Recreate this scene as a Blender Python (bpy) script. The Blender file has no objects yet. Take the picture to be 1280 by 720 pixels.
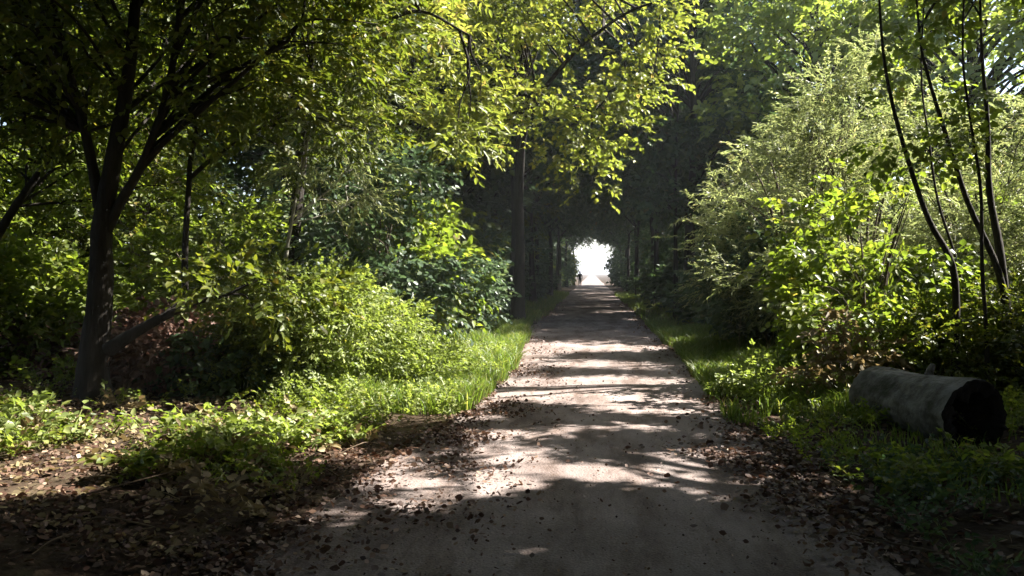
import bpy, bmesh, math, random
import numpy as np
from mathutils import Vector, Euler, noise as mnoise

rng = np.random.default_rng(7)
random.seed(7)
scene = bpy.context.scene
col = scene.collection
rad = math.radians

# ------------------------------------------------------------------ camera
CAMZ = 1.6
CAM_ROT = Euler((rad(90 - 1.09), 0, rad(5.71)), 'XYZ')
CAM_M = np.array(CAM_ROT.to_matrix())
cam_d = bpy.data.cameras.new('camera')
cam = bpy.data.objects.new('camera', cam_d)
col.objects.link(cam)
cam.location = (0, 0, CAMZ)
cam.rotation_euler = CAM_ROT
cam_d.sensor_width = 36
cam_d.lens = 28.125
cam_d.clip_start = 0.05
cam_d.clip_end = 3000
scene.camera = cam


def ray(px, py):
    d = CAM_M @ np.array([(px - 640) / 1000.0, (360 - py) / 1000.0, -1.0])
    return d


def at(px, py, Y):
    d = ray(px, py)
    t = Y / d[1]
    return np.array([d[0] * t, Y, CAMZ + d[2] * t])


def on_ground(px, py):
    d = ray(px, py)
    t = -CAMZ / d[2]
    return np.array([d[0] * t, d[1] * t, 0.0])


# ------------------------------------------------------------------ light
SUN_AZ, SUN_EL = 72.0, 45.0
SUN = np.array([math.sin(rad(SUN_AZ)) * math.cos(rad(SUN_EL)),
                math.cos(rad(SUN_AZ)) * math.cos(rad(SUN_EL)), math.sin(rad(SUN_EL))])
world = bpy.data.worlds.new('World')
scene.world = world
world.use_nodes = True
wn = world.node_tree
wn.nodes.clear()
sky = wn.nodes.new('ShaderNodeTexSky')
sky.sky_type = 'NISHITA'
sky.sun_disc = False
sky.sun_elevation = rad(SUN_EL)
sky.sun_rotation = rad(SUN_AZ)
sky.dust_density = 2.0
bg = wn.nodes.new('ShaderNodeBackground')
bg.inputs['Strength'].default_value = 0.055
wo = wn.nodes.new('ShaderNodeOutputWorld')
wn.links.new(sky.outputs[0], bg.inputs['Color'])
wn.links.new(bg.outputs[0], wo.inputs['Surface'])
sd = bpy.data.lights.new('sun', 'SUN')
sd.energy = 5.0
sd.angle = rad(0.5)
sd.color = (1.0, 0.95, 0.87)
so = bpy.data.objects.new('sun', sd)
col.objects.link(so)
so.rotation_euler = Vector(SUN).to_track_quat('Z', 'Y').to_euler()
so.location = Vector(SUN) * 60

vs = scene.view_settings
vs.view_transform = 'Standard'
vs.look = 'None'
vs.exposure = 2.6
vs.gamma = 1
vs.use_curve_mapping = False
cy = scene.cycles
cy.max_bounces = 8
cy.diffuse_bounces = 5
cy.transmission_bounces = 5
cy.glossy_bounces = 2
cy.transparent_max_bounces = 4
cy.sample_clamp_indirect = 6
cy.use_denoising = True


# ------------------------------------------------------------------ materials
def ramp(nt, stops):
    n = nt.nodes.new('ShaderNodeValToRGB')
    e = n.color_ramp.elements
    while len(e) > 1:
        e.remove(e[-1])
    e[0].position = stops[0][0]
    e[0].color = (*stops[0][1], 1)
    for p, c in stops[1:]:
        x = e.new(p)
        x.color = (*c, 1)
    return n


def leaf_material(name, stops, trans=(1.5, 1.7, 0.7), mixf=0.45, rough=0.45, spec=0.35):
    m = bpy.data.materials.new(name)
    m.use_nodes = True
    nt = m.node_tree
    nt.nodes.clear()
    out = nt.nodes.new('ShaderNodeOutputMaterial')
    att = nt.nodes.new('ShaderNodeAttribute')
    att.attribute_name = 'tint'
    r = ramp(nt, stops)
    nt.links.new(att.outputs['Fac'], r.inputs['Fac'])
    p = nt.nodes.new('ShaderNodeBsdfPrincipled')
    p.inputs['Roughness'].default_value = rough
    p.inputs['Specular IOR Level'].default_value = spec
    nt.links.new(r.outputs[0], p.inputs['Base Color'])
    mul = nt.nodes.new('ShaderNodeMix')
    mul.data_type = 'RGBA'
    mul.blend_type = 'MULTIPLY'
    mul.inputs[0].default_value = 1
    mul.clamp_result = False
    mul.inputs[7].default_value = (*trans, 1)
    nt.links.new(r.outputs[0], mul.inputs[6])
    t = nt.nodes.new('ShaderNodeBsdfTranslucent')
    nt.links.new(mul.outputs[2], t.inputs['Color'])
    mx = nt.nodes.new('ShaderNodeMixShader')
    mx.inputs[0].default_value = mixf
    nt.links.new(p.outputs[0], mx.inputs[1])
    nt.links.new(t.outputs[0], mx.inputs[2])
    nt.links.new(mx.outputs[0], out.inputs['Surface'])
    return m


def solid_material(name, stops, scale=6.0, stretch=(1, 1, 1), rough=0.85, bump=0.3, detail=6, spec=0.2, bscale=None):
    m = bpy.data.materials.new(name)
    m.use_nodes = True
    nt = m.node_tree
    p = nt.nodes['Principled BSDF']
    p.inputs['Roughness'].default_value = rough
    p.inputs['Specular IOR Level'].default_value = spec
    tc = nt.nodes.new('ShaderNodeTexCoord')
    mp = nt.nodes.new('ShaderNodeMapping')
    mp.inputs['Scale'].default_value = stretch
    nt.links.new(tc.outputs['Object'], mp.inputs['Vector'])
    n = nt.nodes.new('ShaderNodeTexNoise')
    n.inputs['Scale'].default_value = scale
    n.inputs['Detail'].default_value = detail
    n.inputs['Roughness'].default_value = 0.65
    nt.links.new(mp.outputs[0], n.inputs['Vector'])
    r = ramp(nt, stops)
    nt.links.new(n.outputs['Fac'], r.inputs['Fac'])
    nt.links.new(r.outputs[0], p.inputs['Base Color'])
    if bump:
        n2 = nt.nodes.new('ShaderNodeTexNoise')
        n2.inputs['Scale'].default_value = bscale or scale * 3
        n2.inputs['Detail'].default_value = 5
        nt.links.new(mp.outputs[0], n2.inputs['Vector'])
        b = nt.nodes.new('ShaderNodeBump')
        b.inputs['Strength'].default_value = bump
        b.inputs['Distance'].default_value = 0.03
        nt.links.new(n2.outputs['Fac'], b.inputs['Height'])
        nt.links.new(b.outputs[0], p.inputs['Normal'])
    return m


G = {
    'ash': leaf_material('ash_leaf', [(0, (.038, .056, .014)), (.5, (.075, .098, .020)), (.85, (.125, .130, .026)), (1, (.17, .13, .04))], (1.8, 1.8, .7), .48),
    'yellow': leaf_material('yellowing_leaf', [(0, (.078, .098, .020)), (.5, (.135, .155, .032)), (.9, (.21, .20, .048)), (1, (.22, .16, .06))], (1.75, 1.85, 1.1), .47),
    'dark': leaf_material('dark_leaf', [(0, (.028, .050, .028)), (.5, (.052, .085, .042)), (.9, (.085, .115, .048)), (1, (.12, .10, .04))], (1.35, 1.5, .85), .42),
    'blue': leaf_material('blue_green_leaf', [(0, (.040, .066, .044)), (.6, (.072, .106, .062)), (1, (.12, .14, .07))], (1.3, 1.4, .9), .4, .4),
    'hazel': leaf_material('hazel_leaf', [(0, (.062, .088, .020)), (.5, (.110, .140, .030)), (.9, (.17, .185, .04)), (1, (.21, .17, .06))], (1.75, 1.9, .75), .52),
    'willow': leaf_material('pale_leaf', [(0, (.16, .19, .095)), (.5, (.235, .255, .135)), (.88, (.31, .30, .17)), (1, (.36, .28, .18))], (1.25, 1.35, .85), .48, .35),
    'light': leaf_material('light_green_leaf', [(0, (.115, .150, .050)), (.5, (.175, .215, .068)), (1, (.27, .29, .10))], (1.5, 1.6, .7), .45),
    'dead': leaf_material('dead_leaf', [(0, (.030, .016, .011)), (.4, (.085, .045, .030)), (.75, (.17, .105, .070)), (1, (.36, .27, .20))], (1.2, 1, .8), .2, .6),
    'russet': leaf_material('russet_leaf', [(0, (.065, .034, .024)), (.5, (.14, .078, .055)), (1, (.30, .20, .15))], (1.2, 1, .9), .25, .6),
    'tan': leaf_material('tan_leaf', [(0, (.12, .085, .042)), (.5, (.21, .165, .085)), (1, (.32, .27, .15))], (1.1, 1, .8), .3, .6),
    'grass': leaf_material('grass_blade', [(0, (.070, .108, .026)), (.5, (.115, .165, .038)), (.88, (.18, .21, .055)), (1, (.27, .25, .11))], (1.6, 1.7, .7), .45),
}
BARK = {
    'dark': solid_material('dark_bark', [(.3, (.012, .010, .008)), (.6, (.030, .025, .020)), (.8, (.055, .05, .04))], 9, (1, 1, .18), .9, .8),
    'brown': solid_material('brown_bark', [(.3, (.045, .034, .024)), (.7, (.10, .08, .058))], 12, (1, 1, .2), .9, .6),
    'pale': solid_material('pale_bark', [(.3, (.16, .15, .12)), (.7, (.36, .34, .29))], 14, (1, 1, .4), .8, .4),
}


# ------------------------------------------------------------------ mesh helpers
def raw_mesh(name, verts, faces_flat, counts, tint=None, mat=None, smooth=False):
    me = bpy.data.meshes.new(name)
    nv = len(verts)
    me.vertices.add(nv)
    me.vertices.foreach_set('co', np.asarray(verts, np.float32).ravel())
    me.loops.add(len(faces_flat))
    me.loops.foreach_set('vertex_index', np.asarray(faces_flat, np.int32))
    counts = np.asarray(counts, np.int32)
    starts = np.concatenate([[0], np.cumsum(counts)[:-1]]).astype(np.int32)
    me.polygons.add(len(counts))
    me.polygons.foreach_set('loop_start', starts)
    if smooth:
        me.polygons.foreach_set('use_smooth', np.ones(len(counts), bool))
    if tint is not None:
        a = me.attributes.new('tint', 'FLOAT', 'POINT')
        a.data.foreach_set('value', np.asarray(tint, np.float32))
    me.update(calc_edges=True)
    me.validate()
    if mat:
        me.materials.append(mat)
    return me


def link(name, me, parent=None, loc=None):
    o = bpy.data.objects.new(name, me)
    col.objects.link(o)
    if loc is not None:
        o.location = loc
    if parent is not None:
        o.parent = parent
    return o


def tag(o, label=None, cat=None, group=None, kind=None):
    if label:
        o['label'] = label
    if cat:
        o['category'] = cat
    if group:
        o['group'] = group
    if kind:
        o['kind'] = kind
    return o


def empty(name, loc, label=None, cat=None, group=None):
    o = bpy.data.objects.new(name, None)
    o.empty_display_size = .2
    col.objects.link(o)
    o.location = loc
    return tag(o, label, cat, group)


def unit(v):
    return v / (np.linalg.norm(v, axis=-1, keepdims=True) + 1e-9)


class Tubes:
    def __init__(self):
        self.v, self.f, self.n = [], [], 0

    def add(self, pts, radii, sides=8, rough=0.0, cap=True):
        pts = np.asarray(pts, float)
        n = len(pts)
        radii = np.asarray(radii, float)
        tan = np.gradient(pts, axis=0)
        tan = unit(tan)
        ref = np.array([0.31, 0.95, 0.05]) if abs(tan[0][2]) > .6 else np.array([0, 0, 1.0])
        a = unit(np.cross(tan, ref))
        b = np.cross(tan, a)
        th = np.linspace(0, 2 * math.pi, sides, endpoint=False)
        ph = rng.uniform(0, 6.28)
        rr = radii[:, None] * (1 + rough * (np.sin(3 * th + ph)[None] * .6 + rng.normal(0, .5, (n, sides))))
        ring = pts[:, None] + rr[..., None] * (np.cos(th)[None, :, None] * a[:, None] + np.sin(th)[None, :, None] * b[:, None])
        self.v.append(ring.reshape(-1, 3))
        for i in range(n - 1):
            for k in range(sides):
                k2 = (k + 1) % sides
                self.f.append((self.n + i * sides + k, self.n + i * sides + k2, self.n + (i + 1) * sides + k2, self.n + (i + 1) * sides + k))
        if cap:
            self.f.append(tuple(self.n + (n - 1) * sides + k for k in range(sides)))
        self.n += n * sides

    def mesh(self, name, mat, origin=(0, 0, 0)):
        v = np.concatenate(self.v) - np.asarray(origin)
        return raw_mesh(name, v, [i for f in self.f for i in f], [len(f) for f in self.f], None, mat, True)


def spline(pts, n=14):
    """Catmull-Rom through the points."""
    p = np.asarray(pts, float)
    if len(p) == 2:
        t = np.linspace(0, 1, n)[:, None]
        return p[0] * (1 - t) + p[1] * t
    q = np.vstack([2 * p[0] - p[1], p, 2 * p[-1] - p[-2]])
    out = []
    segs = len(p) - 1
    per = max(2, n // segs)
    for i in range(segs):
        t = np.linspace(0, 1, per, endpoint=(i == segs - 1))[:, None]
        a, b, c, d = q[i], q[i + 1], q[i + 2], q[i + 3]
        out.append(.5 * (2 * b + (c - a) * t + (2 * a - 5 * b + 4 * c - d) * t ** 2 + (3 * b - a - 3 * c + d) * t ** 3))
    return np.vstack(out)


SPEC = {  # n leaves, spray length, leaf length, half width, angle, droop, terminal
    'ash': (9, .34, .115, .022, 55, .22),
    'broad': (7, .28, .095, .030, 48, .18),
    'hazel': (5, .26, .105, .042, 50, .22),
    'small': (9, .24, .055, .019, 50, .15),
    'willow': (13, .42, .085, .010, 38, .12),
    'far': (6, .55, .22, .075, 50, .2),
    'veryfar': (6, .9, .42, .15, 50, .2),
    'fine': (9, .26, .055, .017, 58, .10),
    'nettle': (8, .42, .095, .030, 62, .10),
}


def sprays_mesh(name, P, D, N, spec, mat, scale=None, tint0=None, origin=(0, 0, 0), lumpy=.5):
    n, L, l, w, ang, droop = SPEC[spec]
    P = np.asarray(P, float) - np.asarray(origin)
    M = len(P)
    if scale is None:
        scale = rng.uniform(.7, 1.25, M)
    D = unit(D)
    S = unit(np.cross(D, N))
    N = np.cross(S, D)
    side = np.where(np.arange(n) % 2 == 0, 1.0, -1.0)
    side[-1] = 0
    t = np.linspace(.2, 1, n)
    sc = scale[:, None]
    base = P[:, None] + D[:, None] * (L * t)[None, :, None] * sc[..., None]
    base[..., 2] -= droop * L * (t ** 2)[None] * sc
    base += rng.normal(0, .012, base.shape) * sc[..., None]
    a = np.radians(ang + rng.normal(0, 14, (M, n)))
    dirs = np.cos(a)[..., None] * D[:, None] + (np.sin(a) * side[None])[..., None] * S[:, None]
    dirs = unit(dirs + rng.normal(0, .18, dirs.shape) - np.array([0, 0, .22]))
    nn = unit(N[:, None] + rng.normal(0, .38, dirs.shape))
    W = unit(np.cross(dirs, nn))
    nn = np.cross(W, dirs)
    ll = (l * rng.uniform(.7, 1.2, (M, n)) * sc)[..., None]
    ww = (w * rng.uniform(.8, 1.2, (M, n)) * sc)[..., None]
    fold = .35
    v0 = base
    vt = base + dirs * ll - nn * ll * .12
    l1 = base + dirs * ll * .32 + W * ww + nn * ww * fold
    l2 = base + dirs * ll * .72 + W * ww * .72 + nn * ww * fold * .4
    r1 = base + dirs * ll * .32 - W * ww + nn * ww * fold
    r2 = base + dirs * ll * .72 - W * ww * .72 + nn * ww * fold * .4
    V = np.stack([v0, l1, l2, vt, r2, r1], 2).reshape(-1, 3)
    K = M * n
    idx = np.arange(K)[:, None] * 6
    F = np.concatenate([idx + 0, idx + 3, idx + 2, idx + 1, idx + 0, idx + 5, idx + 4, idx + 3], 1).ravel()
    st = rng.uniform(0, 1, (M, 1)) if tint0 is None else tint0[:, None]
    tint = np.clip(st * .6 + rng.normal(.2, .16, (M, n)), 0, 1)
    tint = np.repeat(tint.ravel(), 6)
    # thin rachis strips
    e = P + D * L * scale[:, None]
    e[:, 2] -= droop * L * scale
    mid = P + D * L * .5 * scale[:, None]
    mid[:, 2] -= droop * L * .25 * scale
    hw = S * .0035
    R = np.stack([P - hw, P + hw, mid - hw, mid + hw, e - hw * .5, e + hw * .5], 1).reshape(-1, 3)
    ri = np.arange(M)[:, None] * 6 + len(V)
    RF = np.concatenate([ri, ri + 1, ri + 3, ri + 2, ri + 2, ri + 3, ri + 5, ri + 4], 1).ravel()
    V = np.vstack([V, R])
    tint = np.concatenate([tint, np.full(len(R), .8)])
    F = np.concatenate([F, RF])
    return raw_mesh(name, V, F, np.full(len(F) // 4, 4), tint, mat)


# ------------------------------------------------------------------ gaps in the canopy through which the sun comes
LIT = []   # ground gaps: quads in world XY with a soft edge
BEAM = []  # (point, radius): crowns and bushes that stand in the sun


def lit_ground(px0, py0, px1, py1, slope=0.0):
    """A gap whose light falls on the ground around these points of the photograph."""
    a = on_ground(px0, (py0 + py1) / 2)
    b = on_ground(px1, (py0 + py1) / 2 + slope)
    top = on_ground((px0 + px1) / 2, py0 + slope / 2)
    bot = on_ground((px0 + px1) / 2, py1 + slope / 2)
    c = (a + b) / 2
    LIT.append((c[0], c[1], np.linalg.norm(b - a) / 2, np.linalg.norm(top - bot) / 2, math.atan2(b[1] - a[1], b[0] - a[0])))


def beam(px, py, Y, r):
    BEAM.append((at(px, py, Y), r))


for q in [(640, 592, 905, 612, -6), (370, 640, 650, 654, -30), (540, 566, 700, 574, -4), (800, 570, 980, 580, 0), (870, 592, 1080, 640, 0),
          (700, 534, 850, 543, 0), (430, 604, 620, 612, -8), (880, 548, 990, 553, 0), (600, 582, 700, 586, 0), (560, 524, 640, 528, 0), (780, 497, 900, 501, 0), (1000, 600, 1090, 612, 0), (470, 590, 540, 594, 0), (560, 540, 690, 552, 0), (730, 515, 860, 521, 0), (610, 500, 730, 506, 0),
          (655, 470, 880, 487, 0), (700, 452, 840, 462, 0), (640, 490, 720, 494, 0), (690, 434, 800, 437, 0), (690, 408, 830, 428, 0),
          (705, 394, 800, 397, 0), (715, 380, 775, 382, 0),
          (380, 400, 690, 470, 0), (330, 440, 640, 520, 0), (420, 470, 560, 530, 0),
          (-60, 540, 250, 572, 0), (180, 548, 440, 590, -6), (-150, 575, 120, 640, 0), (-60, 640, 130, 662, -10), (400, 570, 520, 585, 0),
          (885, 470, 1000, 520, 0), (900, 455, 960, 470, 0)]:
    lit_ground(*q)
for q in [(450, 420, 9.5, .9), (400, 390, 9.5, .7), (500, 400, 10.5, .8), (430, 360, 10, .6), (560, 440, 11, .8), (620, 430, 13, .8),
          (560, 90, 10.5, .9), (500, 60, 10.5, .7), (600, 150, 10.5, .6), (450, 30, 10.5, .6), (470, 150, 11, .45),
          (740, 60, 15, 1.1), (800, 40, 15, 1.1), (700, 110, 15, .9), (770, 160, 15, .9), (820, 110, 15, .7), (770, 210, 15, .5), (660, 30, 15, .7),
          (50, 400, 11, .8), (20, 330, 12, .8), (150, 250, 13, .6), (40, 90, 11, .5), (300, 300, 12, .7), (220, 300, 12, .6), (400, 240, 13, .7), (500, 250, 14, .9),
          (450, 300, 13, .6), (240, 440, 9.5, .4), (30, 50, 12, .6), (210, 60, 10, .25), (300, 110, 11, .3),
          (960, 170, 15, 1.6), (900, 200, 15, 1.2), (1040, 180, 14, 1.4), (1000, 100, 15, 1.3), (1090, 300, 11, 1.1), (1040, 350, 11, .7), (1150, 330, 10, .8),
          (1150, 150, 11, 1.0), (1230, 200, 11, .9), (1220, 320, 10, .6), (890, 120, 16, .8),
          (1230, 120, 13, 1.5), (1160, 200, 13.5, 1.2), (1100, 60, 14.5, 1.2), (1250, 240, 12.5, 1.0), (870, 200, 15.5, .8), (1000, 260, 14.5, 1.0),
          (935, 482, 10.2, .45), (975, 470, 10.7, .45), (1000, 490, 10, .35), (1045, 412, 9.6, .45), (215, 440, 9.5, .5), (60, 60, 9.6, .35), (150, 130, 9.0, .3), (90, 200, 10, .4), (255, 160, 10, .35), (30, 170, 11, .45), (200, 40, 9.2, .3), (300, 60, 9.4, .35), (340, 140, 10, .35), (380, 60, 10, .4), (120, 30, 9, .25), (1110, 456, 8.3, .22), (1135, 330, 11, .7), (600, 432, 14.5, .7), (660, 425, 16.5, .6), (560, 455, 12, .7)]:
    beam(*q)
LIT_A = np.array(LIT)


def keep_mask(P, clear=0.0, ground=True):
    P = np.asarray(P, float)
    keep = np.ones(len(P), bool)
    g = P[:, :2] - SUN[None, :2] * (P[:, 2:3] / SUN[2])
    wob = rng.normal(0, 1, len(P))
    for (cx, cy_, rx, ry, an) in (LIT_A if ground else LIT_A[:0]):
        dx, dy = g[:, 0] - cx, g[:, 1] - cy_
        u = dx * math.cos(an) + dy * math.sin(an)
        v = -dx * math.sin(an) + dy * math.cos(an)
        d = np.sqrt((u / (rx + .2)) ** 2 + (v / (ry + .17)) ** 2) + wob * .06
        keep &= ~((d < 1) & (P[:, 2] > 1.9))
    for c, r in BEAM:
        q = P - c
        t = q @ SUN
        d = np.linalg.norm(q - t[:, None] * SUN, axis=1)
        keep &= ~((d < r * (1 + wob * .12)) & (t > max(r * .9, clear)))
    return keep


# ------------------------------------------------------------------ ground
def fbm(x, y, s, seed=0):
    return mnoise.fractal(Vector((x * s + seed * 13.7, y * s - seed * 7.1, seed * 3.3)), 1.0, 2.0, 4)


def gz(x, y):
    l = max(0.0, -x - 2.3)
    r = max(0.0, x - 2.2)
    bank = .22 * (1 - math.exp(-l * .9)) + .16 * (1 - math.exp(-r * .9))
    if abs(x) > 2.0:
        bank += .06 * fbm(x, y, .5) * min(1, (abs(x) - 2.0))
    return bank


def edge_left(y):
    return -1.75 + .16 * fbm(y, 0, .35, 1) + (.55 * max(0, 1 - abs(y - 13) / 8)) - .35 * max(0, 1 - y / 7.5)


def edge_right(y):
    return 1.68 + .15 * fbm(y, 5, .35, 2) - .12 * max(0, 1 - abs(y - 10) / 5) + .1 * max(0, 1 - y / 6)


xs = np.concatenate([-np.geomspace(260, 13, 14), np.arange(-12, 12.01, .4), np.geomspace(13, 260, 14)])
ys = np.concatenate([np.arange(-14, 40, .6), np.arange(40, 130, 3), np.geomspace(132, 900, 16)])
gv = [(x, y, gz(x, y)) for y in ys for x in xs]
nx = len(xs)
gf = []
for j in range(len(ys) - 1):
    for i in range(nx - 1):
        gf += [j * nx + i, j * nx + i + 1, (j + 1) * nx + i + 1, (j + 1) * nx + i]
ground_mat = solid_material('soil_and_litter', [(.3, (.018, .012, .008)), (.5, (.040, .027, .018)), (.62, (.062, .046, .028)), (.75, (.038, .045, .016))], 2.2, (1, 1, 1), .95, .9, 9, .1, 18)
ground = link('ground', raw_mesh('ground', gv, gf, np.full(len(gf) // 4, 4), None, ground_mat, True))
tag(ground, kind='structure')

pm = bpy.data.materials.new('worn_path_surface')
pm.use_nodes = True
nt = pm.node_tree
pb = nt.nodes['Principled BSDF']
pb.inputs['Roughness'].default_value = .8
pb.inputs['Specular IOR Level'].default_value = .25
tc = nt.nodes.new('ShaderNodeTexCoord')
n1 = nt.nodes.new('ShaderNodeTexNoise'); n1.inputs['Scale'].default_value = .9; n1.inputs['Detail'].default_value = 7; n1.inputs['Roughness'].default_value = .6
n2 = nt.nodes.new('ShaderNodeTexNoise'); n2.inputs['Scale'].default_value = 90; n2.inputs['Detail'].default_value = 3
vr = nt.nodes.new('ShaderNodeTexVoronoi'); vr.inputs['Scale'].default_value = 55
for n_ in (n1, n2, vr):
    nt.links.new(tc.outputs['Object'], n_.inputs['Vector'])
r1 = ramp(nt, [(.3, (.160, .128, .117)), (.5, (.215, .176, .161)), (.7, (.288, .240, .220))])
nt.links.new(n1.outputs['Fac'], r1.inputs['Fac'])
r2 = ramp(nt, [(.3, (.62, .62, .64)), (.55, (1, 1, 1)), (.75, (1.25, 1.22, 1.18))])
nt.links.new(n2.outputs['Fac'], r2.inputs['Fac'])
mm = nt.nodes.new('ShaderNodeMix'); mm.data_type = 'RGBA'; mm.blend_type = 'MULTIPLY'; mm.inputs[0].default_value = 1
nt.links.new(r1.outputs[0], mm.inputs[6]); nt.links.new(r2.outputs[0], mm.inputs[7])
n3 = nt.nodes.new('ShaderNodeTexNoise'); n3.inputs['Scale'].default_value = 1.0; n3.inputs['Detail'].default_value = 9; n3.inputs['Roughness'].default_value = .7
mp3 = nt.nodes.new('ShaderNodeMapping'); mp3.inputs['Scale'].default_value = (2.2, .55, 1)
nt.links.new(tc.outputs['Object'], mp3.inputs['Vector']); nt.links.new(mp3.outputs[0], n3.inputs['Vector'])
r3 = ramp(nt, [(.40, (.46, .39, .34)), (.50, (.85, .81, .79)), (.58, (1, 1, 1)), (.72, (1.15, 1.12, 1.1))])
nt.links.new(n3.outputs['Fac'], r3.inputs['Fac'])
m3 = nt.nodes.new('ShaderNodeMix'); m3.data_type = 'RGBA'; m3.blend_type = 'MULTIPLY'; m3.inputs[0].default_value = .9
nt.links.new(mm.outputs[2], m3.inputs[6]); nt.links.new(r3.outputs[0], m3.inputs[7])
nt.links.new(m3.outputs[2], pb.inputs['Base Color'])
bp = nt.nodes.new('ShaderNodeBump'); bp.inputs['Strength'].default_value = .5; bp.inputs['Distance'].default_value = .01
nt.links.new(vr.outputs['Distance'], bp.inputs['Height']); nt.links.new(bp.outputs[0], pb.inputs['Normal'])
pys = np.concatenate([np.arange(-14, 45, .35), np.arange(45, 420, 4)])
pv, pf = [], []
K = 9
for j, y in enumerate(pys):
    l, r = edge_left(y), edge_right(y)
    for k in range(K):
        x = l + (r - l) * k / (K - 1)
        pv.append((x, y, .006 + .02 * (1 - ((k - 4) / 4) ** 2) - .008 * (k in (2, 6)) + .006 * fbm(x, y, 1.3, 11)))
for j in range(len(pys) - 1):
    for k in range(K - 1):
        pf += [j * K + k, j * K + k + 1, (j + 1) * K + k + 1, (j + 1) * K + k]
path = link('path', raw_mesh('path', pv, pf, np.full(len(pf) // 4, 4), None, pm, True))
tag(path, kind='structure')


# ------------------------------------------------------------------ trees and shrubs
def clumps_in(ells, n, spacing, shell=.55):
    vol = np.array([e[1][0] * e[1][1] * e[1][2] for e in ells])
    out = []
    tries = 0
    while len(out) < n and tries < n * 40:
        tries += 1
        c, r = ells[rng.choice(len(ells), p=vol / vol.sum())]
        d = unit(rng.normal(size=3))
        p = np.array(c) + d * np.array(r) * rng.uniform(shell, 1) ** .6
        if all(np.linalg.norm((p - q) * (1, 1, 1.5)) > spacing for q in out[-60:]):
            out.append(p)
    return np.array(out)


def foliage(clumps, per, rad_, centre, spec, carve=True, updir=.15, flat=.6, jit=.5, clear=0.0, onground=True):
    """Sprays round each clump centre, pointing outwards, laid in loose tiers."""
    n = len(clumps) * per
    c = np.repeat(clumps, per, 0)
    rr = np.repeat(rng.uniform(.55, 1.3, len(clumps)) * rad_, per)
    o = unit(rng.normal(size=(n, 3))) * (rng.uniform(0, 1, n) ** .45)[:, None]
    P = c + o * rr[:, None] * np.array([1, 1, flat])
    out = unit(c - centre)
    out[:, 2] *= .3
    D = unit(unit(o * np.array([1, 1, .5])) * .9 + out * .6 + np.array([0, 0, updir]) + rng.normal(0, jit * .5, (n, 3)))
    N = unit(np.array([0, 0, 1.0]) + rng.normal(0, jit, (n, 3)) + SUN * .25)
    tint = np.repeat(rng.uniform(0, 1, len(clumps)), per) * .6 + rng.uniform(0, .4, n)
    if carve:
        k = keep_mask(P, clear, onground)
        P, D, N, tint = P[k], D[k], N[k], tint[k]
    z = P[:, 2] > .05
    return P[z], D[z], N[z], tint[z]


def limbs_to(tb, trunk, clumps, r0=.03, sides=5, share=1.0, start=.25):
    trunk = np.asarray(trunk)
    i0 = int(len(trunk) * start)
    for c in clumps:
        if rng.uniform() > share or np.min(np.linalg.norm(trunk - c, axis=1)) < .35:
            continue
        d = np.linalg.norm(trunk[i0:, :2] - c[:2], axis=1)
        want = c[2] - .55 * d - .2
        i = i0 + int(np.argmin(abs(trunk[i0:, 2] - want) + .25 * d))
        a = trunk[i]
        L = np.linalg.norm(c - a)
        m = (a + c) / 2 + np.array([0, 0, .12 * L]) + rng.normal(0, .06 * L, 3)
        m2 = a * .25 + c * .75 + np.array([0, 0, .08 * L]) + rng.normal(0, .05 * L, 3)
        pts = spline([a, m, m2, c], 9)
        r = min(r0 * (.6 + L * .28), .09)
        tb.add(pts, np.linspace(r, .006, len(pts)), sides, .05, False)


def plant(name, label, cat, base, trunks, ells, n, per, crad, spec, leafmat, bark='dark', group=None, spacing=.5, trunk_part='trunk',
          crown_part='crown', r0=.03, carve=True, share=.8, updir=.15, flat=.6, sides=10, start=.25, shell=.5, extra=None, scale=None, jit=.5, clear=0.0, onground=True):
    """A tree or shrub: stems as given (points, base radius, tip radius), crown in the ellipsoids ELLS."""
    base = np.asarray(base, float)
    root = empty(name, base, label, cat, group)
    first = None
    clumps = clumps_in(ells, n, spacing, shell) if n else np.zeros((0, 3))
    if extra is not None:
        clumps = np.vstack([clumps, np.asarray(extra)])
    lines = []
    for (pts, ra, rb) in trunks:
        s = spline(pts, max(12, 5 * len(pts)))
        lines.append((s, ra, rb))
    owner = [[] for _ in lines]
    live = keep_mask(clumps, clear, onground) if carve and len(clumps) else np.ones(len(clumps), bool)
    for c in clumps[live]:
        k = int(np.argmin([np.min(np.linalg.norm((s - c) * (1, 1, .6), axis=1)) for s, _, _ in lines]))
        owner[k].append(c)
    for (s, ra, rb), own in zip(lines, owner):
        tb = Tubes()
        h = np.linspace(0, 1, len(s))
        r = ra + (rb - ra) * h ** .8
        r = r * (1 + .5 * np.exp(-h * len(s) / 1.6) * (s[0][2] < .6))
        tb.add(s, r, sides, .05)
        limbs_to(tb, s, own, r0, 5, share, start)
        link(trunk_part, tb.mesh(trunk_part, BARK[bark], base), root)
    cen = np.mean(clumps, 0) if len(clumps) else base
    P, D, N, t = foliage(clumps, per, crad, cen, spec, carve, updir, flat, jit, clear, onground)
    sc = rng.uniform(.7, 1.25, len(P)) * (scale or 1)
    link(crown_part, sprays_mesh(crown_part, P, D, N, spec, G[leafmat], sc, t, base), root)
    return root


def gp(px, py):
    p = on_ground(px, py)
    p[2] = gz(p[0], p[1]) - .05
    return p


def line(Y, *pts):
    return [at(x, y, Y) for x, y in pts]


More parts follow.
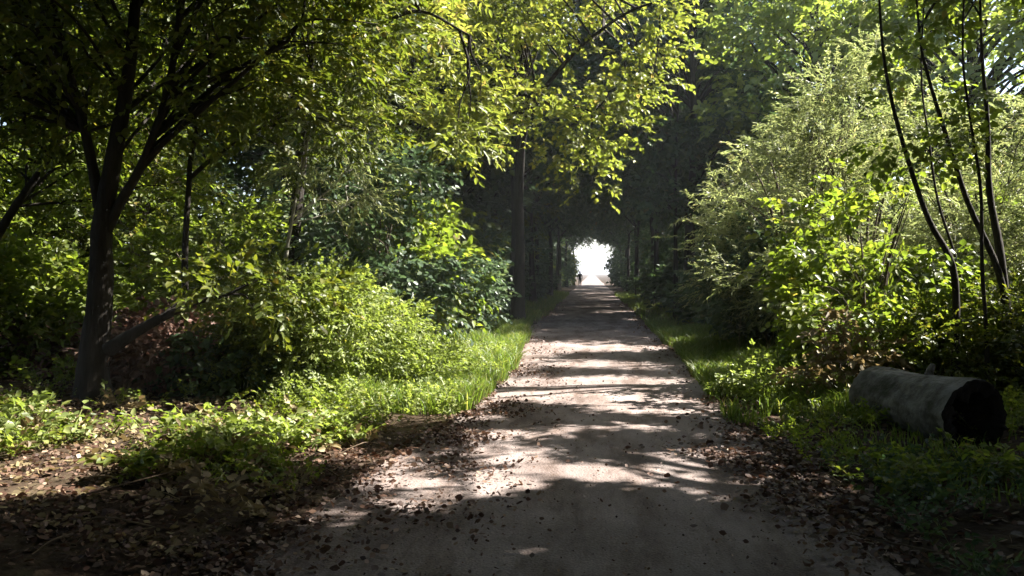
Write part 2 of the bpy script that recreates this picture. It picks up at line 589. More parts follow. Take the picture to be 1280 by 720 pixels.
# --- left: the big dark forked tree
b = gp(120, 522)
Y = b[1]
plant('broadleaf_tree', 'big dark tree with forked trunk and a low leaning limb in the left undergrowth', 'tree', b,
      [([b, *line(Y, (116, 470), (121, 420), (127, 350), (128, 285), (142, 200), (160, 100), (170, -10), (180, -200))], .20, .04),
       (line(Y, (128, 300), (150, 255), (180, 200), (210, 110), (226, 0), (236, -200)), .065, .025),
       (line(Y, (125, 260), (112, 190), (92, 110), (66, 0), (40, -160)), .07, .02),
       (line(Y - .1, (135, 438), (165, 418), (205, 396), (245, 378), (280, 370), (318, 352)), .085, .006)],
      [((-5.2, Y + .3, 5.4), (2.6, 2.0, 2.4)), ((-3.6, Y + .8, 4.6), (1.5, 1.5, 1.2)), ((-6.6, Y, 4.2), (1.2, 1.2, 1.2)), ((-5, Y, 8.0), (2.8, 2.4, 1.6))],
      215, 28, .6, 'broad', 'ash', 'dark', spacing=.45, r0=.022, start=.35, sides=14,
      extra=[at(x, y, Y + dy) for x, y, dy in [(300, 360, 0), (340, 350, .3), (370, 370, -.1), (320, 390, .2), (280, 345, .2), (250, 360, .3)]])
# --- slim forked sapling beside it
b = gp(236, 500)
Y = 9.6
b = np.array([at(236, 480, Y)[0], Y, .1])
plant('slim_tree', 'slim dark sapling with a forked stem right of the big forked trunk', 'tree', b,
      [([b, *line(Y, (234, 400), (231, 330), (236, 235), (240, 190), (262, 95), (250, -20), (255, -150))], .055, .015),
       (line(Y, (238, 222), (268, 196), (305, 172), (340, 150), (390, 90)), .032, .01)],
      [((-4.2, Y + .4, 4.9), (1.4, 1.2, 1.3)), ((-3.3, Y + .4, 3.7), (1.0, .8, .7))], 46, 22, .5, 'ash', 'ash', 'dark', r0=.016, start=.4)
# --- pale slender stem
Y = 11.0
b = np.array([at(352, 440, Y)[0], Y, .15])
plant('pale_sapling', 'pale slender sapling stem rising behind the bright green shrub', 'sapling', b,
      [([b, *line(Y, (354, 370), (358, 320), (364, 280), (373, 232), (386, 170), (396, 90))], .042, .012)],
      [((at(392, 130, Y)), (.7, .6, .9)), (at(420, 220, Y + .5), (.7, .5, .6))], 22, 18, .42, 'willow', 'willow', 'pale', trunk_part='stem', r0=.010, start=.5)
# --- leaning dark stem at the left edge
Y = 10.0
b = np.array([at(-70, 470, Y)[0], Y, .1])
plant('leaning_tree', 'dark slanting stem leaning right at the left edge among leaves', 'tree', b,
      [([b, *line(Y, (-30, 350), (5, 280), (40, 228), (78, 170), (100, 60), (90, -80))], .085, .02)],
      [((-7.6, Y + .5, 4.6), (1.8, 1.3, 1.7)), ((-6.5, Y + .8, 3.0), (1.0, .8, .7))], 60, 22, .52, 'ash', 'hazel', 'dark', r0=.02, start=.4)
# --- overhanging tree, left, lit sprays over the bank
Y = 12.5
b = np.array([-4.9, Y, .15])
over = [at(x, y, 10.6 + rng.uniform(-.7, .9)) for x, y in [(560, 40), (590, 80), (560, 110), (600, 120), (585, 160), (610, 180), (530, 70), (500, 40), (470, 70), (520, 110), (540, 20), (610, 30), (480, 20), (430, 20), (450, 110), (570, 180), (630, 60), (500, 130), (440, 60), (550, 140)]]
plant('ash_tree', 'ash tree with yellow-green sprays drooping over the left bank, top centre', 'tree', b,
      [([b, (-4.8, Y, 2.0), (-4.5, Y - .2, 4.2), (-4.2, Y - .5, 6.4), (-4.0, Y - .6, 9.2)], .15, .03),
       ([(-4.6, Y - .1, 3.6), (-3.8, Y - .8, 4.6), (-3.0, Y - 1.5, 5.0), (-2.3, Y - 1.9, 5.1), (-1.6, Y - 2.1, 4.7)], .07, .012)],
      [((-3.9, Y - .4, 7.0), (2.4, 2.0, 2.0)), ((-4.4, Y + .2, 4.2), (1.3, 1.3, 1.2))], 95, 24, .58, 'ash', 'yellow', 'dark', r0=.022, extra=over, start=.35, clear=3.0)
# --- left tree whose crown reaches over the path
Y = 17.5
b = np.array([-2.15, 23.0, .1])
over = [at(x, y, 15.2 + rng.uniform(-.9, 1.2)) for x, y in [(740, 20), (780, 10), (820, 20), (845, 15), (830, 60), (790, 60), (750, 70), (710, 60), (670, 40), (690, 100), (730, 115), (770, 110), (800, 120), (815, 100), (790, 160), (760, 160), (720, 150), (745, 190), (775, 205), (700, 190), (660, 120), (800, 90), (850, -30), (800, -40), (740, -40), (680, 0), (640, 20), (715, 30), (760, 130), (690, 150), (740, 225), (770, 30)]]
plant('maple_tree', 'maple with bright yellow-green leaves arching over the path from the left', 'tree', b,
      [([b, (-2.05, 22.8, 2.2), (-2.0, 21.8, 4.4), (-1.7, 20, 6.6), (-1.2, 18, 8.8)], .20, .04),
       ([(-2.0, 22.2, 3.6), (-1.6, 19.5, 5.2), (-.6, 17, 6.0), (.6, 15.4, 6.5), (1.6, 14.8, 6.6)], .09, .012), ([(-2.0, 21.6, 4.6), (-1.4, 18.6, 5.4), (-.8, 16.2, 5.0), (0, 15.2, 4.6)], .06, .01)],
      [((-1.2, Y - .5, 8.2), (2.4, 2.2, 1.8)), ((-2.2, Y - .8, 5.0), (1.0, 1.2, 1.0))], 75, 40, .68, 'hazel', 'yellow', 'dark', r0=.024, extra=over, start=.35, scale=.88, clear=3.5, onground=False)


def shrub(label, px, py_top, Y, w, h, spec, leaf, n, per, crad, bark='brown', name='shrub', group=None, cat='shrub', depth=None, lift=.35, stems=5, spacing=.3, sh=1.0, **kw):
    x = at(px, 341, Y)[0]
    b = np.array([x, Y, gz(x, Y) - .04])
    tr = []
    for k in range(stems):
        a = rng.uniform(0, 6.28)
        e = np.array([x + math.cos(a) * w * .55, Y + math.sin(a) * (depth or w) * .55, h * sh * rng.uniform(.7, .95)])
        m = b * .5 + e * .5 + np.array([0, 0, .12 * h])
        s0 = b + np.array([math.cos(a) * .07, math.sin(a) * .07, 0])
        tr.append(([s0, m, e], .012 + .006 * h, .005))
    c = np.array([x, Y, h * (.5 + lift * .15)])
    return plant(name, label, cat, b, tr, [(c, (w, depth or w, h * .5))], n, per, crad, spec, leaf, bark, group, spacing, 'stem', 'foliage', .008, sides=6, start=.2, **kw)


LB = 'shrubs along the left bank'
RB = 'shrubs along the right verge'
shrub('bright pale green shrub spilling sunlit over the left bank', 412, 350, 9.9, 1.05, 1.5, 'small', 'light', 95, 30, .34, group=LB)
shrub('darker green shrub pressed against the left side of the bright shrub', 335, 380, 9.5, .65, 1.3, 'small', 'ash', 50, 30, .32, group=LB)
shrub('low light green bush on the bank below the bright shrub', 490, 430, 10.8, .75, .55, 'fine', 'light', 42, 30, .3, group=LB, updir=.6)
shrub('grey-green tall hazel bush behind the bright shrub', 470, 200, 13.6, 1.5, 4.0, 'hazel', 'blue', 130, 24, .5, group=LB, spacing=.4)
shrub('blue-green bush in deep shade left of the tunnel mouth', 560, 300, 19, 1.2, 2.6, 'hazel', 'blue', 80, 24, .45, group=LB)
shrub('olive bush with sunlit top left of the big forked trunk', 40, 350, 11, 1.3, 1.9, 'hazel', 'hazel', 85, 24, .42, group=LB)
shrub('green bush behind the slim sapling catching sparks of sun', 265, 260, 12.4, 1.4, 2.9, 'broad', 'hazel', 110, 24, .45, group=LB)
shrub('tall leafy bush filling the far left edge', -20, 240, 13.5, 1.8, 4.2, 'ash', 'hazel', 130, 24, .5, group=LB)
shrub('tall green bush behind the big forked trunk', 150, 180, 14, 1.6, 4.6, 'broad', 'ash', 130, 24, .5, group=LB)
shrub('reddish-brown dying bramble under the leaning limb', 215, 425, 9.5, .7, 1.0, 'broad', 'russet', 40, 22, .3, group=LB, name='bramble', cat='bramble')
shrub('small dead russet bramble in the shade behind the trunk', 60, 460, 10.6, .7, .7, 'broad', 'dead', 24, 20, .28, group=LB, name='bramble', cat='bramble')
shrub('dark bramble mound in the shaded hollow under the big tree', 290, 470, 9.3, .6, .8, 'hazel', 'dark', 26, 22, .28, group=LB, name='bramble', cat='bramble')
# right
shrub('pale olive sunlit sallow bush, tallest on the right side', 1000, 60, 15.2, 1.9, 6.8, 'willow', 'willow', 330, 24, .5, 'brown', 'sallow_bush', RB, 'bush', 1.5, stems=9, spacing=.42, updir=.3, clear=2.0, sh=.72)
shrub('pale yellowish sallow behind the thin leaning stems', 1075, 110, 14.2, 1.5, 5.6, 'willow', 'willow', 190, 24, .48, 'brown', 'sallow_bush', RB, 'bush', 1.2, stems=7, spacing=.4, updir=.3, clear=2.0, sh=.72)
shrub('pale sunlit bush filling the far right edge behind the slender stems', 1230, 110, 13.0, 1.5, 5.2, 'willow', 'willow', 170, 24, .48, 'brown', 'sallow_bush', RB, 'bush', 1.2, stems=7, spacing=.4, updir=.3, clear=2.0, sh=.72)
shrub('yellow-green hazel bush left of the thin leaning stems', 1085, 250, 11.2, 1.05, 2.8, 'hazel', 'hazel', 100, 24, .4, group=RB, clear=1.6)
shrub('dark bluish bush in shade below the pale sallow', 965, 300, 16, 1.15, 2.5, 'hazel', 'blue', 85, 24, .45, group=RB)
shrub('dull green bush low behind the fallen log', 1150, 360, 10.6, 1.1, 1.15, 'small', 'ash', 70, 24, .36, group=RB)
shrub('leafy green bush at the right edge above the log', 1275, 350, 10.4, .9, 1.35, 'small', 'ash', 60, 24, .38, group=RB)
shrub('tan dried bracken patch between the grass and the log', 1048, 395, 10.1, .38, 1.0, 'broad', 'tan', 34, 22, .26, 'brown', 'bracken', RB, 'bracken', spacing=.2)
shrub('low bright green bush at the path edge in the right sun patch', 965, 450, 10.2, .5, .4, 'fine', 'light', 24, 20, .2, group=RB, updir=.4)

# --- right: thin leaning stems
Y = 9.8
TS = 'thin stems on the right'
stems = [
    ('thin dark stem leaning left, leftmost of the slender right-hand stems', [(1198, 420), (1188, 335), (1165, 270), (1135, 195), (1112, 110), (1101, 30), (1094, -120)], .042),
    ('thin dark stem with a long leftward curve, second of the slender right-hand stems', [(1262, 430), (1246, 340), (1212, 255), (1186, 180), (1164, 100), (1150, 35), (1140, -130)], .042),
    ('very thin wavy stem between the curved stem and the thick upright one', [(1232, 430), (1226, 330), (1222, 240), (1212, 140), (1202, 60), (1206, -100)], .022),
    ('thickest upright stem near the right edge of the slender clump', [(1262, 430), (1252, 320), (1238, 240), (1234, 150), (1226, 60), (1222, -130)], .058),
    ('faint thin stem showing between the two leftward leaning stems', [(1212, 430), (1196, 330), (1172, 250), (1158, 170), (1152, 90), (1158, -60)], .018),
]
for k, (lab, pts, r) in enumerate(stems):
    yy = Y + [0, .35, -.2, .5, 1.0][k]
    p = line(yy, *pts)
    p = [q + rng.normal(0, .014, 3) for q in p]
    r *= 1.3
    b = p[0].copy()
    b[2] = gz(b[0], yy) - .05
    top = p[-1]
    plant('slender_tree', lab, 'tree', b, [([b, *p], r, .010)], [((top[0] + .3, yy + .2, 6.0), (1.35, 1.3, 1.15))], 22, 20, .5, 'broad', 'hazel', 'dark', TS, r0=.013, start=.35, sides=8,
          extra=[p[i] * (1 - f) + p[i + 1] * f + rng.normal(0, .22, 3) for i in range(2, len(p) - 1) for f in ((.3,) if i % 2 else (.6,))])

# canopy tree beyond the frame's right edge: it shades the near path
b = np.array([6.6, 7.4, .1])
plant('oak_tree', 'oak with spreading crown above the right edge of the path', 'tree', b,
      [([b, (6.5, 7.4, 2.5), (6.2, 7.2, 5), (6.0, 7.0, 9)], .22, .05)],
      [((5.9, 7.2, 7.2), (3.2, 2.8, 2.6)), ((4.6, 5.6, 5.6), (1.8, 1.8, 1.2)), ((6.5, 9.5, 7.5), (2.2, 2.2, 2))], 230, 42, .75, 'broad', 'ash', 'dark', r0=.03, start=.4, scale=1.15)
b = np.array([8.6, 2.6, .1])
plant('oak_tree', 'second oak with dense crown just outside the right of the view', 'tree', b,
      [([b, (8.5, 2.6, 2.5), (8.2, 3, 5), (8.0, 3.2, 9)], .24, .05)],
      [((7.6, 3.6, 6.6), (3.4, 3.0, 3.0)), ((5.4, 3.0, 4.4), (1.6, 1.8, 1.2))], 230, 42, .8, 'broad', 'ash', 'dark', r0=.03, start=.4, scale=1.15)
b = np.array([4.9, 1.9, .1])  # unseen tree added to darken the near path from overhead
plant('oak_tree', 'unseen tall oak added at the path edge, its crown shading the near path', 'tree', b,
      [([b, (4.7, 2.0, 3), (3.6, 2.8, 6), (1.6, 4.2, 8.6), (-.5, 5.6, 9.6)], .26, .05)],
      [((-.3, 6.2, 9.6), (4.2, 4.4, 1.9)), ((3.0, 3.6, 8.2), (2.4, 2.4, 1.6)), ((-3.8, 4.2, 9.2), (2.6, 3.0, 1.6))], 260, 40, .8, 'broad', 'ash', 'dark', r0=.03, start=.45, scale=1.15)
b = np.array([11.5, 8.6, .1])  # unseen tree added to deepen the shade on the right verge
plant('oak_tree', 'third oak, unseen, its low wide crown added to shade the right verge', 'tree', b,
      [([b, (11.3, 8.6, 2.5), (11.0, 8.6, 5), (10.8, 8.6, 8)], .22, .05)],
      [((9.8, 8.6, 5.6), (2.8, 3.4, 2.6)), ((8.0, 9.2, 7.6), (2.4, 2.6, 1.6))], 210, 40, .8, 'broad', 'ash', 'dark', r0=.03, start=.3, scale=1.15)
# right tree over the near path further on
b = np.array([8.8, 13.6, .1])
plant('lime_tree', 'leafy tree top behind the thin stems at the upper right', 'tree', b,
      [([b, (8.6, 13.5, 3), (7.6, 13.4, 6), (6.2, 13.2, 9.5)], .17, .04)],
      [((4.6, 13.2, 9.0), (2.8, 2.6, 2.0)), ((6.2, 12.6, 6.8), (1.8, 1.6, 1.4))], 120, 24, .65, 'broad', 'dark', 'dark', r0=.028, start=.45)
# dark tree whose trunk shows beside the path on the right
Y = 27.0
x = at(862, 341, Y)[0]
b = np.array([x, Y, .05])
plant('dark_tree', 'tall dark tree with a straight trunk right of the path before the tunnel', 'tree', b,
      [([b, (x, Y, 3), (x + .1, Y, 6), (x, Y, 12)], .24, .06), ([(x - .45, Y - .4, 0), (x - .5, Y - .4, 2), (x - .5, Y - .4, 5), (x - .4, Y - .3, 8)], .10, .03)],
      [((x - .3, Y - .5, 8.5), (3.0, 3.0, 3.2)), ((x, Y - .5, 5.0), (2.2, 2.0, 1.6)), ((x - .6, Y, 12.5), (2.4, 2.4, 2.6))], 190, 26, .75, 'far', 'dark', 'dark', r0=.035, start=.3)


# ------------------------------------------------------------------ tunnel trees: prototypes, then copies
def copy_tree(o, loc, rz, s, label=None, group=None):
    r = o.copy()
    col.objects.link(r)
    r.location = loc
    r.rotation_euler = (0, 0, rz)
    r.scale = (s[0], s[0], s[1])
    if label:
        r['label'] = label
    if group:
        r['group'] = group
    for ch in list(o.children):
        c = ch.copy()
        col.objects.link(c)
        c.parent = r
    return r


def proto_tree(name, leaf, bark='dark', spec='far', low=2.3, n=135, per=15, skirt=True):
    z = np.zeros(3)
    ells = [((0, 0, 8.0), (4.0, 4.0, 3.2)), ((.4, .2, 5.0), (2.6, 2.6, 1.6)), ((-.2, 0, 10.6), (2.6, 2.6, 1.8))]
    if skirt:
        ells.append(((0, 0, 2.6), (low, low, 1.9)))
    return plant(name, 'x', 'tree', z, [([z, (.1, 0, 3), (0, .1, 6), (.1, 0, 11)], .2, .04)], ells, n, per, .85, spec, leaf, bark, None, .7, carve=False, r0=.04, start=.2, share=.6)


def proto_bush(name, leaf, h, w, spec='far', n=40, per=20):
    z = np.zeros(3)
    tr = [([z, (math.cos(a) * w * .3, math.sin(a) * w * .3, h * .5), (math.cos(a) * w * .6, math.sin(a) * w * .6, h * .85)], .03, .008) for a in np.arange(4) * 1.6]
    return plant(name, 'x', 'shrub', z, tr, [((0, 0, h * .5), (w, w, h * .5))], n, per, .45, spec, leaf, 'brown', None, .35, 'stem', 'foliage', .012, carve=False, start=.2, sides=6)


protos = [proto_tree('woodland_tree', 'dark'), proto_tree('woodland_tree', 'ash'), proto_tree('woodland_tree', 'blue'), proto_tree('woodland_tree', 'light', skirt=False)]  # last prototype: paler leaves put sunlight into the crown colour
bushes = [proto_bush('thicket_shrub', 'dark', 2.6, 1.4), proto_bush('thicket_shrub', 'blue', 2.2, 1.4), proto_bush('thicket_shrub', 'hazel', 3.0, 1.5)]
used = set()


def place(plist, k, x, y, s, label, group, rz=None):
    loc = (x, y, gz(x, y) - .05)
    rz = rng.uniform(0, 6.28) if rz is None else rz
    o = plist[k]
    if o.name not in used:
        used.add(o.name)
        o.location = loc
        o.rotation_euler = (0, 0, rz)
        o.scale = (s[0], s[0], s[1])
        tag(o, label, None, group)
        return o
    return copy_tree(o, loc, rz, s, label, group)


TL, TR = 'trees lining the left of the path', 'trees lining the right of the path'
tone = ['dark-leaved', 'mid-green', 'bluish-green', 'sunlit-coloured pale green']
y = 23.0
i = 0
while y < 102:
    for side, gname, sd_ in ((-1, TL, 'left'), (1, TR, 'right')):
        yy = y + (0 if side < 0 else 2.0) + rng.uniform(-.8, .8)
        if side > 0 and yy < 31:
            continue
        k = int(rng.integers(3)) if side < 0 else int(rng.choice([0, 2]))
        x = side * rng.uniform(4.9, 5.6)
        where = 'near the tunnel mouth' if y < 40 else ('midway along the tunnel' if y < 70 else 'towards the bright tunnel end')
        place(protos, k, x, yy, (rng.uniform(.85, 1.05), rng.uniform(.9, 1.1)), f'{tone[k]} tree arching over the {sd_} of the path {where}', gname)
        i += 1
    y += 5.4 + .04 * y
# shrubs under them
y = 19.0
while y < 100:
    for side, gname, sd_ in ((-1, 'shrubs under the left-hand trees', 'left'), (1, 'shrubs under the right-hand trees', 'right')):
        k = int(rng.integers(3)) if side < 0 else int(rng.choice([0, 1]))
        x = side * rng.uniform(4.0, 4.7)
        place(bushes, k, x, y + rng.uniform(-.7, .7), (rng.uniform(.7, 1.0), rng.uniform(.6, 1.1)), f'{tone[[0, 2, 1][k]]} shrub at the foot of the trees on the {sd_} of the path', gname)
    y += 2.6 + .03 * y
# low arching crowns that close the tunnel
arch = plant('arching_tree', 'low arching tree whose crown closes over the path at the tunnel end', 'tree', np.zeros(3), [([(0, 0, 0), (.1, 0, 3), (0, .1, 5), (.1, 0, 8)], .16, .04)],
             [((0, 0, 7.0), (3.6, 3.2, 2.0)), ((.6, 0, 8.5), (3, 3, 2))], 85, 28, .8, 'far', 'dark', 'dark', None, .7, carve=False, r0=.04, start=.5, share=.6)
for q, (x, yy) in enumerate([(-2.3, 101), (3.1, 99), (-2.8, 88), (3.0, 86), (-3.0, 73), (2.9, 71), (-3, 58), (3.0, 56), (3.1, 42), (-3.1, 44), (-3.0, 33), (-2.7, 27), (2.9, 36), (-2.8, 38), (2.8, 49), (-2.7, 51), (-2.8, 65), (2.8, 63)]):
    place([arch], 0, x, yy, (rng.uniform(.85, 1.15), rng.uniform(.96, 1.12)), f"low arching tree leaning over the {'left' if x < 0 else 'right'} half of the path", 'low trees arching over the path')
# unseen trees added behind and beside the viewer to block sky light
for (x, yy, k, sx, sz) in [(-4.8, -1.5, 1, 1, 1), (4.8, -3.5, 0, 1, 1), (-4.6, -6.5, 0, 1, 1), (4.8, -8, 2, 1, 1), (-7.8, 2.0, 0, 1, 1), (-4.5, -12, 1, 1, 1), (4.6, -13, 0, 1, 1), (9, -3, 1, 1.1, 1), (-9, -5, 2, 1.1, 1), (12.5, 3.5, 0, 1.1, 1), (12.5, 8.5, 2, .9, .8), (0, -17, 0, 1.2, 1)]:
    place(protos, k, x, yy, (sx, sz), f'{tone[k]} unseen tree added to the wood beside the near path for shade', 'unseen trees added for shade')
for (x, yy) in [(3.5, -1.0), (-3.3, 1.5), (-3.4, -4), (3.4, -6), (7.2, .5), (-6.8, 3.0), (0, -9), (9.5, -4), (-8, -3), (13, 1), (-11.5, 2), (6, -10)]:
    place([arch], 0, x, yy, (1.05, 1.05), 'unseen spreading tree added to shade the near path with its crown', 'unseen trees added for shade')
for (x, yy, k, sx, sz) in [(-3.75, 97, 2, 1.05, 1.5), (3.95, 96, 0, 1.05, 1.9), (-3.5, 90, 1, .8, 1.7), (3.7, 89, 1, .8, 1.2)]:
    place(bushes, k, x, yy, (sx, sz), f"{tone[[0, 2, 1][k]]} tall shrub crowding the {'left' if x < 0 else 'right'} side of the tunnel end", 'tall shrubs at the tunnel end')
# second rows
BL, BR = 'trees deeper in the wood on the left', 'trees behind the right-hand shrubs'
for (x, yy, k, sx, sz) in [(-10.8, 15.5, 1, .8, .9), (-9.5, 18, 0, 1, 1), (-7.5, 20, 2, .8, .9), (-12.5, 12, 1, .9, .9), (-13, 20, 2, 1, 1), (-9, 26, 1, 1, 1), (-8.5, 33, 0, 1, 1), (-15, 28, 0, 1.1, 1),
                           (-9, 42, 2, 1, 1), (-9, 52, 1, 1, 1), (-10, 64, 0, 1, 1), (-12, 8.5, 2, .8, .8), (-17, 17, 0, 1, 1.1), (-9, 78, 1, 1, 1)]:
    place(protos, k, x, yy, (sx, sz), f'{tone[k]} tree deeper in the wood left of the path', BL)
for (x, yy, k, sx, sz) in [(11, 46, 2, 1, .8), (11, 62, 0, 1, .8), (10.5, 80, 0, 1, .8), (14.5, 36, 1, .9, .8), (17, 30, 1, .8, .7), (6.8, 25.0, 3, .85, .95), (10.5, 23.5, 3, .9, .9), (13.8, 21, 3, .85, .85), (16, 17, 3, .8, .75), (9.5, 31, 3, .9, 1.0)]:
    place(protos, k, x, yy, (sx, sz), f'{tone[k]} tree behind the trees right of the path', BR)
for (x, yy, k, sx, sz) in [(7.4, 15.5, 2, 1.1, 1.0), (8.6, 12.2, 2, 1.0, .9), (9.5, 17.5, 1, 1.2, 1.1), (11.2, 14.5, 2, 1.2, 1.0), (12.5, 19, 2, 1.3, 1.1), (7.6, 20, 1, 1.2, 1.2), (10, 23, 2, 1.3, 1.3), (5.6, 19.5, 1, 1.1, 1.2), (14, 24, 2, 1.4, 1.2), (6.8, 24, 1, 1.2, 1.4), (8.6, 9.8, 0, .8, .7)]:
    place(bushes, k, x, yy, (sx, sz), f'{tone[[0, 2, 1][k]]} shrub in the thicket behind the right-hand stems', 'thicket on the right')


# ------------------------------------------------------------------ grass, weeds, litter
def inside_path(x, y, m=0.0):
    return edge_left(y) - m < x < edge_right(y) + m


def blades(n, box, h, dens=None):
    X = rng.uniform(box[0], box[1], n * 3)
    Yv = rng.uniform(box[2], box[3], n * 3)
    pts = []
    for x, y in zip(X, Yv):
        if len(pts) >= n:
            break
        if inside_path(x, y, -.08):
            continue
        f = fbm(x, y, .8, 4)
        if f + rng.uniform(-.3, .3) < -.12:
            continue
        pts.append((x, y, gz(x, y), h * (.55 + .5 * max(0, f) + rng.uniform(0, .5))))
    p = np.array(pts)
    n = len(p)
    base = p[:, :3]
    hh = p[:, 3:4]
    a = rng.uniform(0, 6.28, n)
    w = np.stack([np.cos(a), np.sin(a), np.zeros(n)], 1) * (.005 + .003 * rng.uniform(size=(n, 1)))
    b = rng.uniform(0, 6.28, n)
    lean = np.stack([np.cos(b), np.sin(b), np.zeros(n)], 1) * rng.uniform(.1, 1.0, (n, 1)) ** 1.0
    up = np.array([0, 0, 1.0])
    m = base + hh * (.6 * up + .3 * lean)
    t = base + hh * (.85 * up + .9 * lean)
    V = np.stack([base - w, base + w, m - w * .8, m + w * .8, t], 1).reshape(-1, 3)
    i = np.arange(n)[:, None] * 5
    quads = np.concatenate([i, i + 1, i + 3, i + 2], 1)
    tris = np.concatenate([i + 2, i + 3, i + 4], 1)
    tint = np.repeat(np.clip(rng.normal(.45, .25, n) + (rng.uniform(size=n) < .1) * .5, 0, 1), 5)
    return V, quads, tris, tint


def grass(name, parts):
    V, Q, T, C, off = [], [], [], [], 0
    for v, q, t, c in parts:
        V.append(v); Q.append(q + off); T.append(t + off); C.append(c)
        off += len(v)
    Q, T = np.vstack(Q), np.vstack(T)
    flat = np.concatenate([Q.ravel(), T.ravel()])
    me = raw_mesh(name, np.vstack(V), flat, np.concatenate([np.full(len(Q), 4), np.full(len(T), 3)]), np.concatenate(C), G['grass'])
    o = link(name, me)
    return tag(o, kind='stuff')


grass('grass', [blades(34000, (-4.2, -1.0, 8.8, 24), .34), blades(26000, (1.2, 3.7, 8.5, 24), .30), blades(6000, (-3.2, -1.0, 20, 60), .3), blades(6000, (1.2, 3.2, 20, 60), .3),
               blades(1300, (2.2, 5.0, 5.5, 8.5), .16)])


def weeds(name, n, box, spec, leaf, h=.25, label=None, dens=-.05, per=6, avoid=None):
    P, D, N = [], [], []
    k = 0
    while k < n:
        x, y = rng.uniform(box[0], box[1]), rng.uniform(box[2], box[3])
        k += 1
        if inside_path(x, y, .05) or fbm(x, y, .7, 6) + rng.uniform(-.2, .2) < dens:
            continue
        z = gz(x, y)
        hh = h * rng.uniform(.3, 1.1)
        for q in range(per):
            a = rng.uniform(0, 6.28)
            d = np.array([math.cos(a), math.sin(a), rng.uniform(.4, 1.6)])
            P.append((x + rng.normal(0, .05), y + rng.normal(0, .05), z + hh * rng.uniform(0, 1)))
            D.append(d)
            N.append(np.array([0, 0, 1.0]) + rng.normal(0, .4, 3) - .5 * d * (1, 1, 0))
    P, D, N = np.array(P), np.array(D), np.array(N)
    me = sprays_mesh(name, P, D, unit(N), spec, G[leaf], rng.uniform(.5, .95, len(P)))
    return tag(link(name, me), kind='stuff')


weeds('undergrowth', 1300, (-4.6, -1.4, 8.2, 15), 'fine', 'light', .30)
weeds('undergrowth', 900, (-8.5, -2.1, 5.4, 8.4), 'fine', 'hazel', .13, dens=-.05, per=4)
weeds('undergrowth', 260, (-8, -2.1, 5.0, 8.0), 'broad', 'tan', .12, dens=-.05, per=3)
weeds('undergrowth', 200, (-7, -2.2, 5.8, 7.6), 'nettle', 'light', .12, dens=.05, per=3)
weeds('undergrowth', 420, (1.7, 5.0, 6.0, 11), 'fine', 'hazel', .14, per=5)
weeds('undergrowth', 300, (1.9, 6.5, 3.6, 7), 'fine', 'dark', .12, per=5)
weeds('undergrowth', 500, (-9, -3.5, 9, 16), 'hazel', 'hazel', .4, per=5)


def litter(name, n, sampler, smin=.03, smax=.075, mat='dead'):
    P = []
    while len(P) < n:
        x, y = sampler()
        z = gz(x, y) if not inside_path(x, y) else .03
        P.append((x, y, z + rng.uniform(.004, .03)))
    P = np.array(P)
    n = len(P)
    a = rng.uniform(0, 6.28, n)
    d = np.stack([np.cos(a), np.sin(a), rng.normal(0, .25, n)], 1)
    nn = unit(np.array([0, 0, 1.0]) + rng.normal(0, .75, (n, 3)))
    d = unit(d)
    W = unit(np.cross(d, nn))
    nn = np.cross(W, d)
    l = (smin + (smax - smin) * rng.beta(1.3, 2.4, n))[:, None]
    w = l * rng.uniform(.25, .42, (n, 1))
    curl = rng.uniform(-.1, .5, (n, 1))
    v0 = P - d * l * .5
    vt = P + d * l * .5 + nn * l * curl * .5
    l1 = P - d * l * .15 + W * w + nn * w * curl
    l2 = P + d * l * .22 + W * w * .75 + nn * w * curl
    r1 = P - d * l * .15 - W * w + nn * w * curl
    r2 = P + d * l * .22 - W * w * .75 + nn * w * curl
    V = np.stack([v0, l1, l2, vt, r2, r1], 1).reshape(-1, 3)
    i = np.arange(n)[:, None] * 6
    F = np.concatenate([i, i + 3, i + 2, i + 1, i, i + 5, i + 4, i + 3], 1).ravel()
    t = np.repeat(np.clip(rng.beta(1.6, 2.0, n), 0, 1), 6)
    return tag(link(name, raw_mesh(name, V, F, np.full(len(F) // 4, 4), t, G[mat])), kind='stuff')


def clustered(f, s=1.1, t=-.02):
    def g():
        while True:
            x, y = f()
            if fbm(x, y, s, 9) + rng.uniform(-.25, .25) > t:
                return x, y
    return g


def edge_sampler():
    y = 3 + 40 * rng.uniform() ** 2.0
    if rng.uniform() < .5:
        return edge_left(y) + rng.normal(-.02, .22), y
    return edge_right(y) + rng.normal(.02, .22), y


def right_heap():
    return 1.55 + rng.normal(0, .42), 6.7 + rng.normal(0, .8)


def left_floor():
    return -2.0 - 6.5 * rng.uniform() ** 1.2, rng.uniform(3.2, 9.5)


def right_floor():
    return rng.uniform(1.6, 7), rng.uniform(3, 12)


def path_sparse():
    y = 3 + 22 * rng.uniform() ** 1.5
    return rng.uniform(edge_left(y), edge_right(y)), y


litter('leaf_litter', 12000, clustered(edge_sampler, .9, -.1), .015, .08)
litter('leaf_litter', 4500, clustered(lambda: (edge_left(9.5) + .25 + rng.normal(0, .38), 9.5 + rng.normal(0, 3.2)), 1.3, -.05), .015, .07)
litter('leaf_litter', 2600, clustered(right_heap, 1.6, 0), .02, .085)
litter('leaf_litter', 15000, clustered(left_floor), .012, .075)
litter('leaf_litter', 4500, right_floor, .04, .09)
litter('leaf_litter', 220, path_sparse, .02, .05)
litter('leaf_litter', 4500, clustered(lambda: (rng.uniform(-8, -2), rng.uniform(4.2, 8.6)), 1.5, .05), .02, .10, 'tan')
litter('leaf_litter', 5000, lambda: (rng.uniform(-2.2, 2.2), 3 + 25 * rng.uniform() ** 1.3), .012, .03)


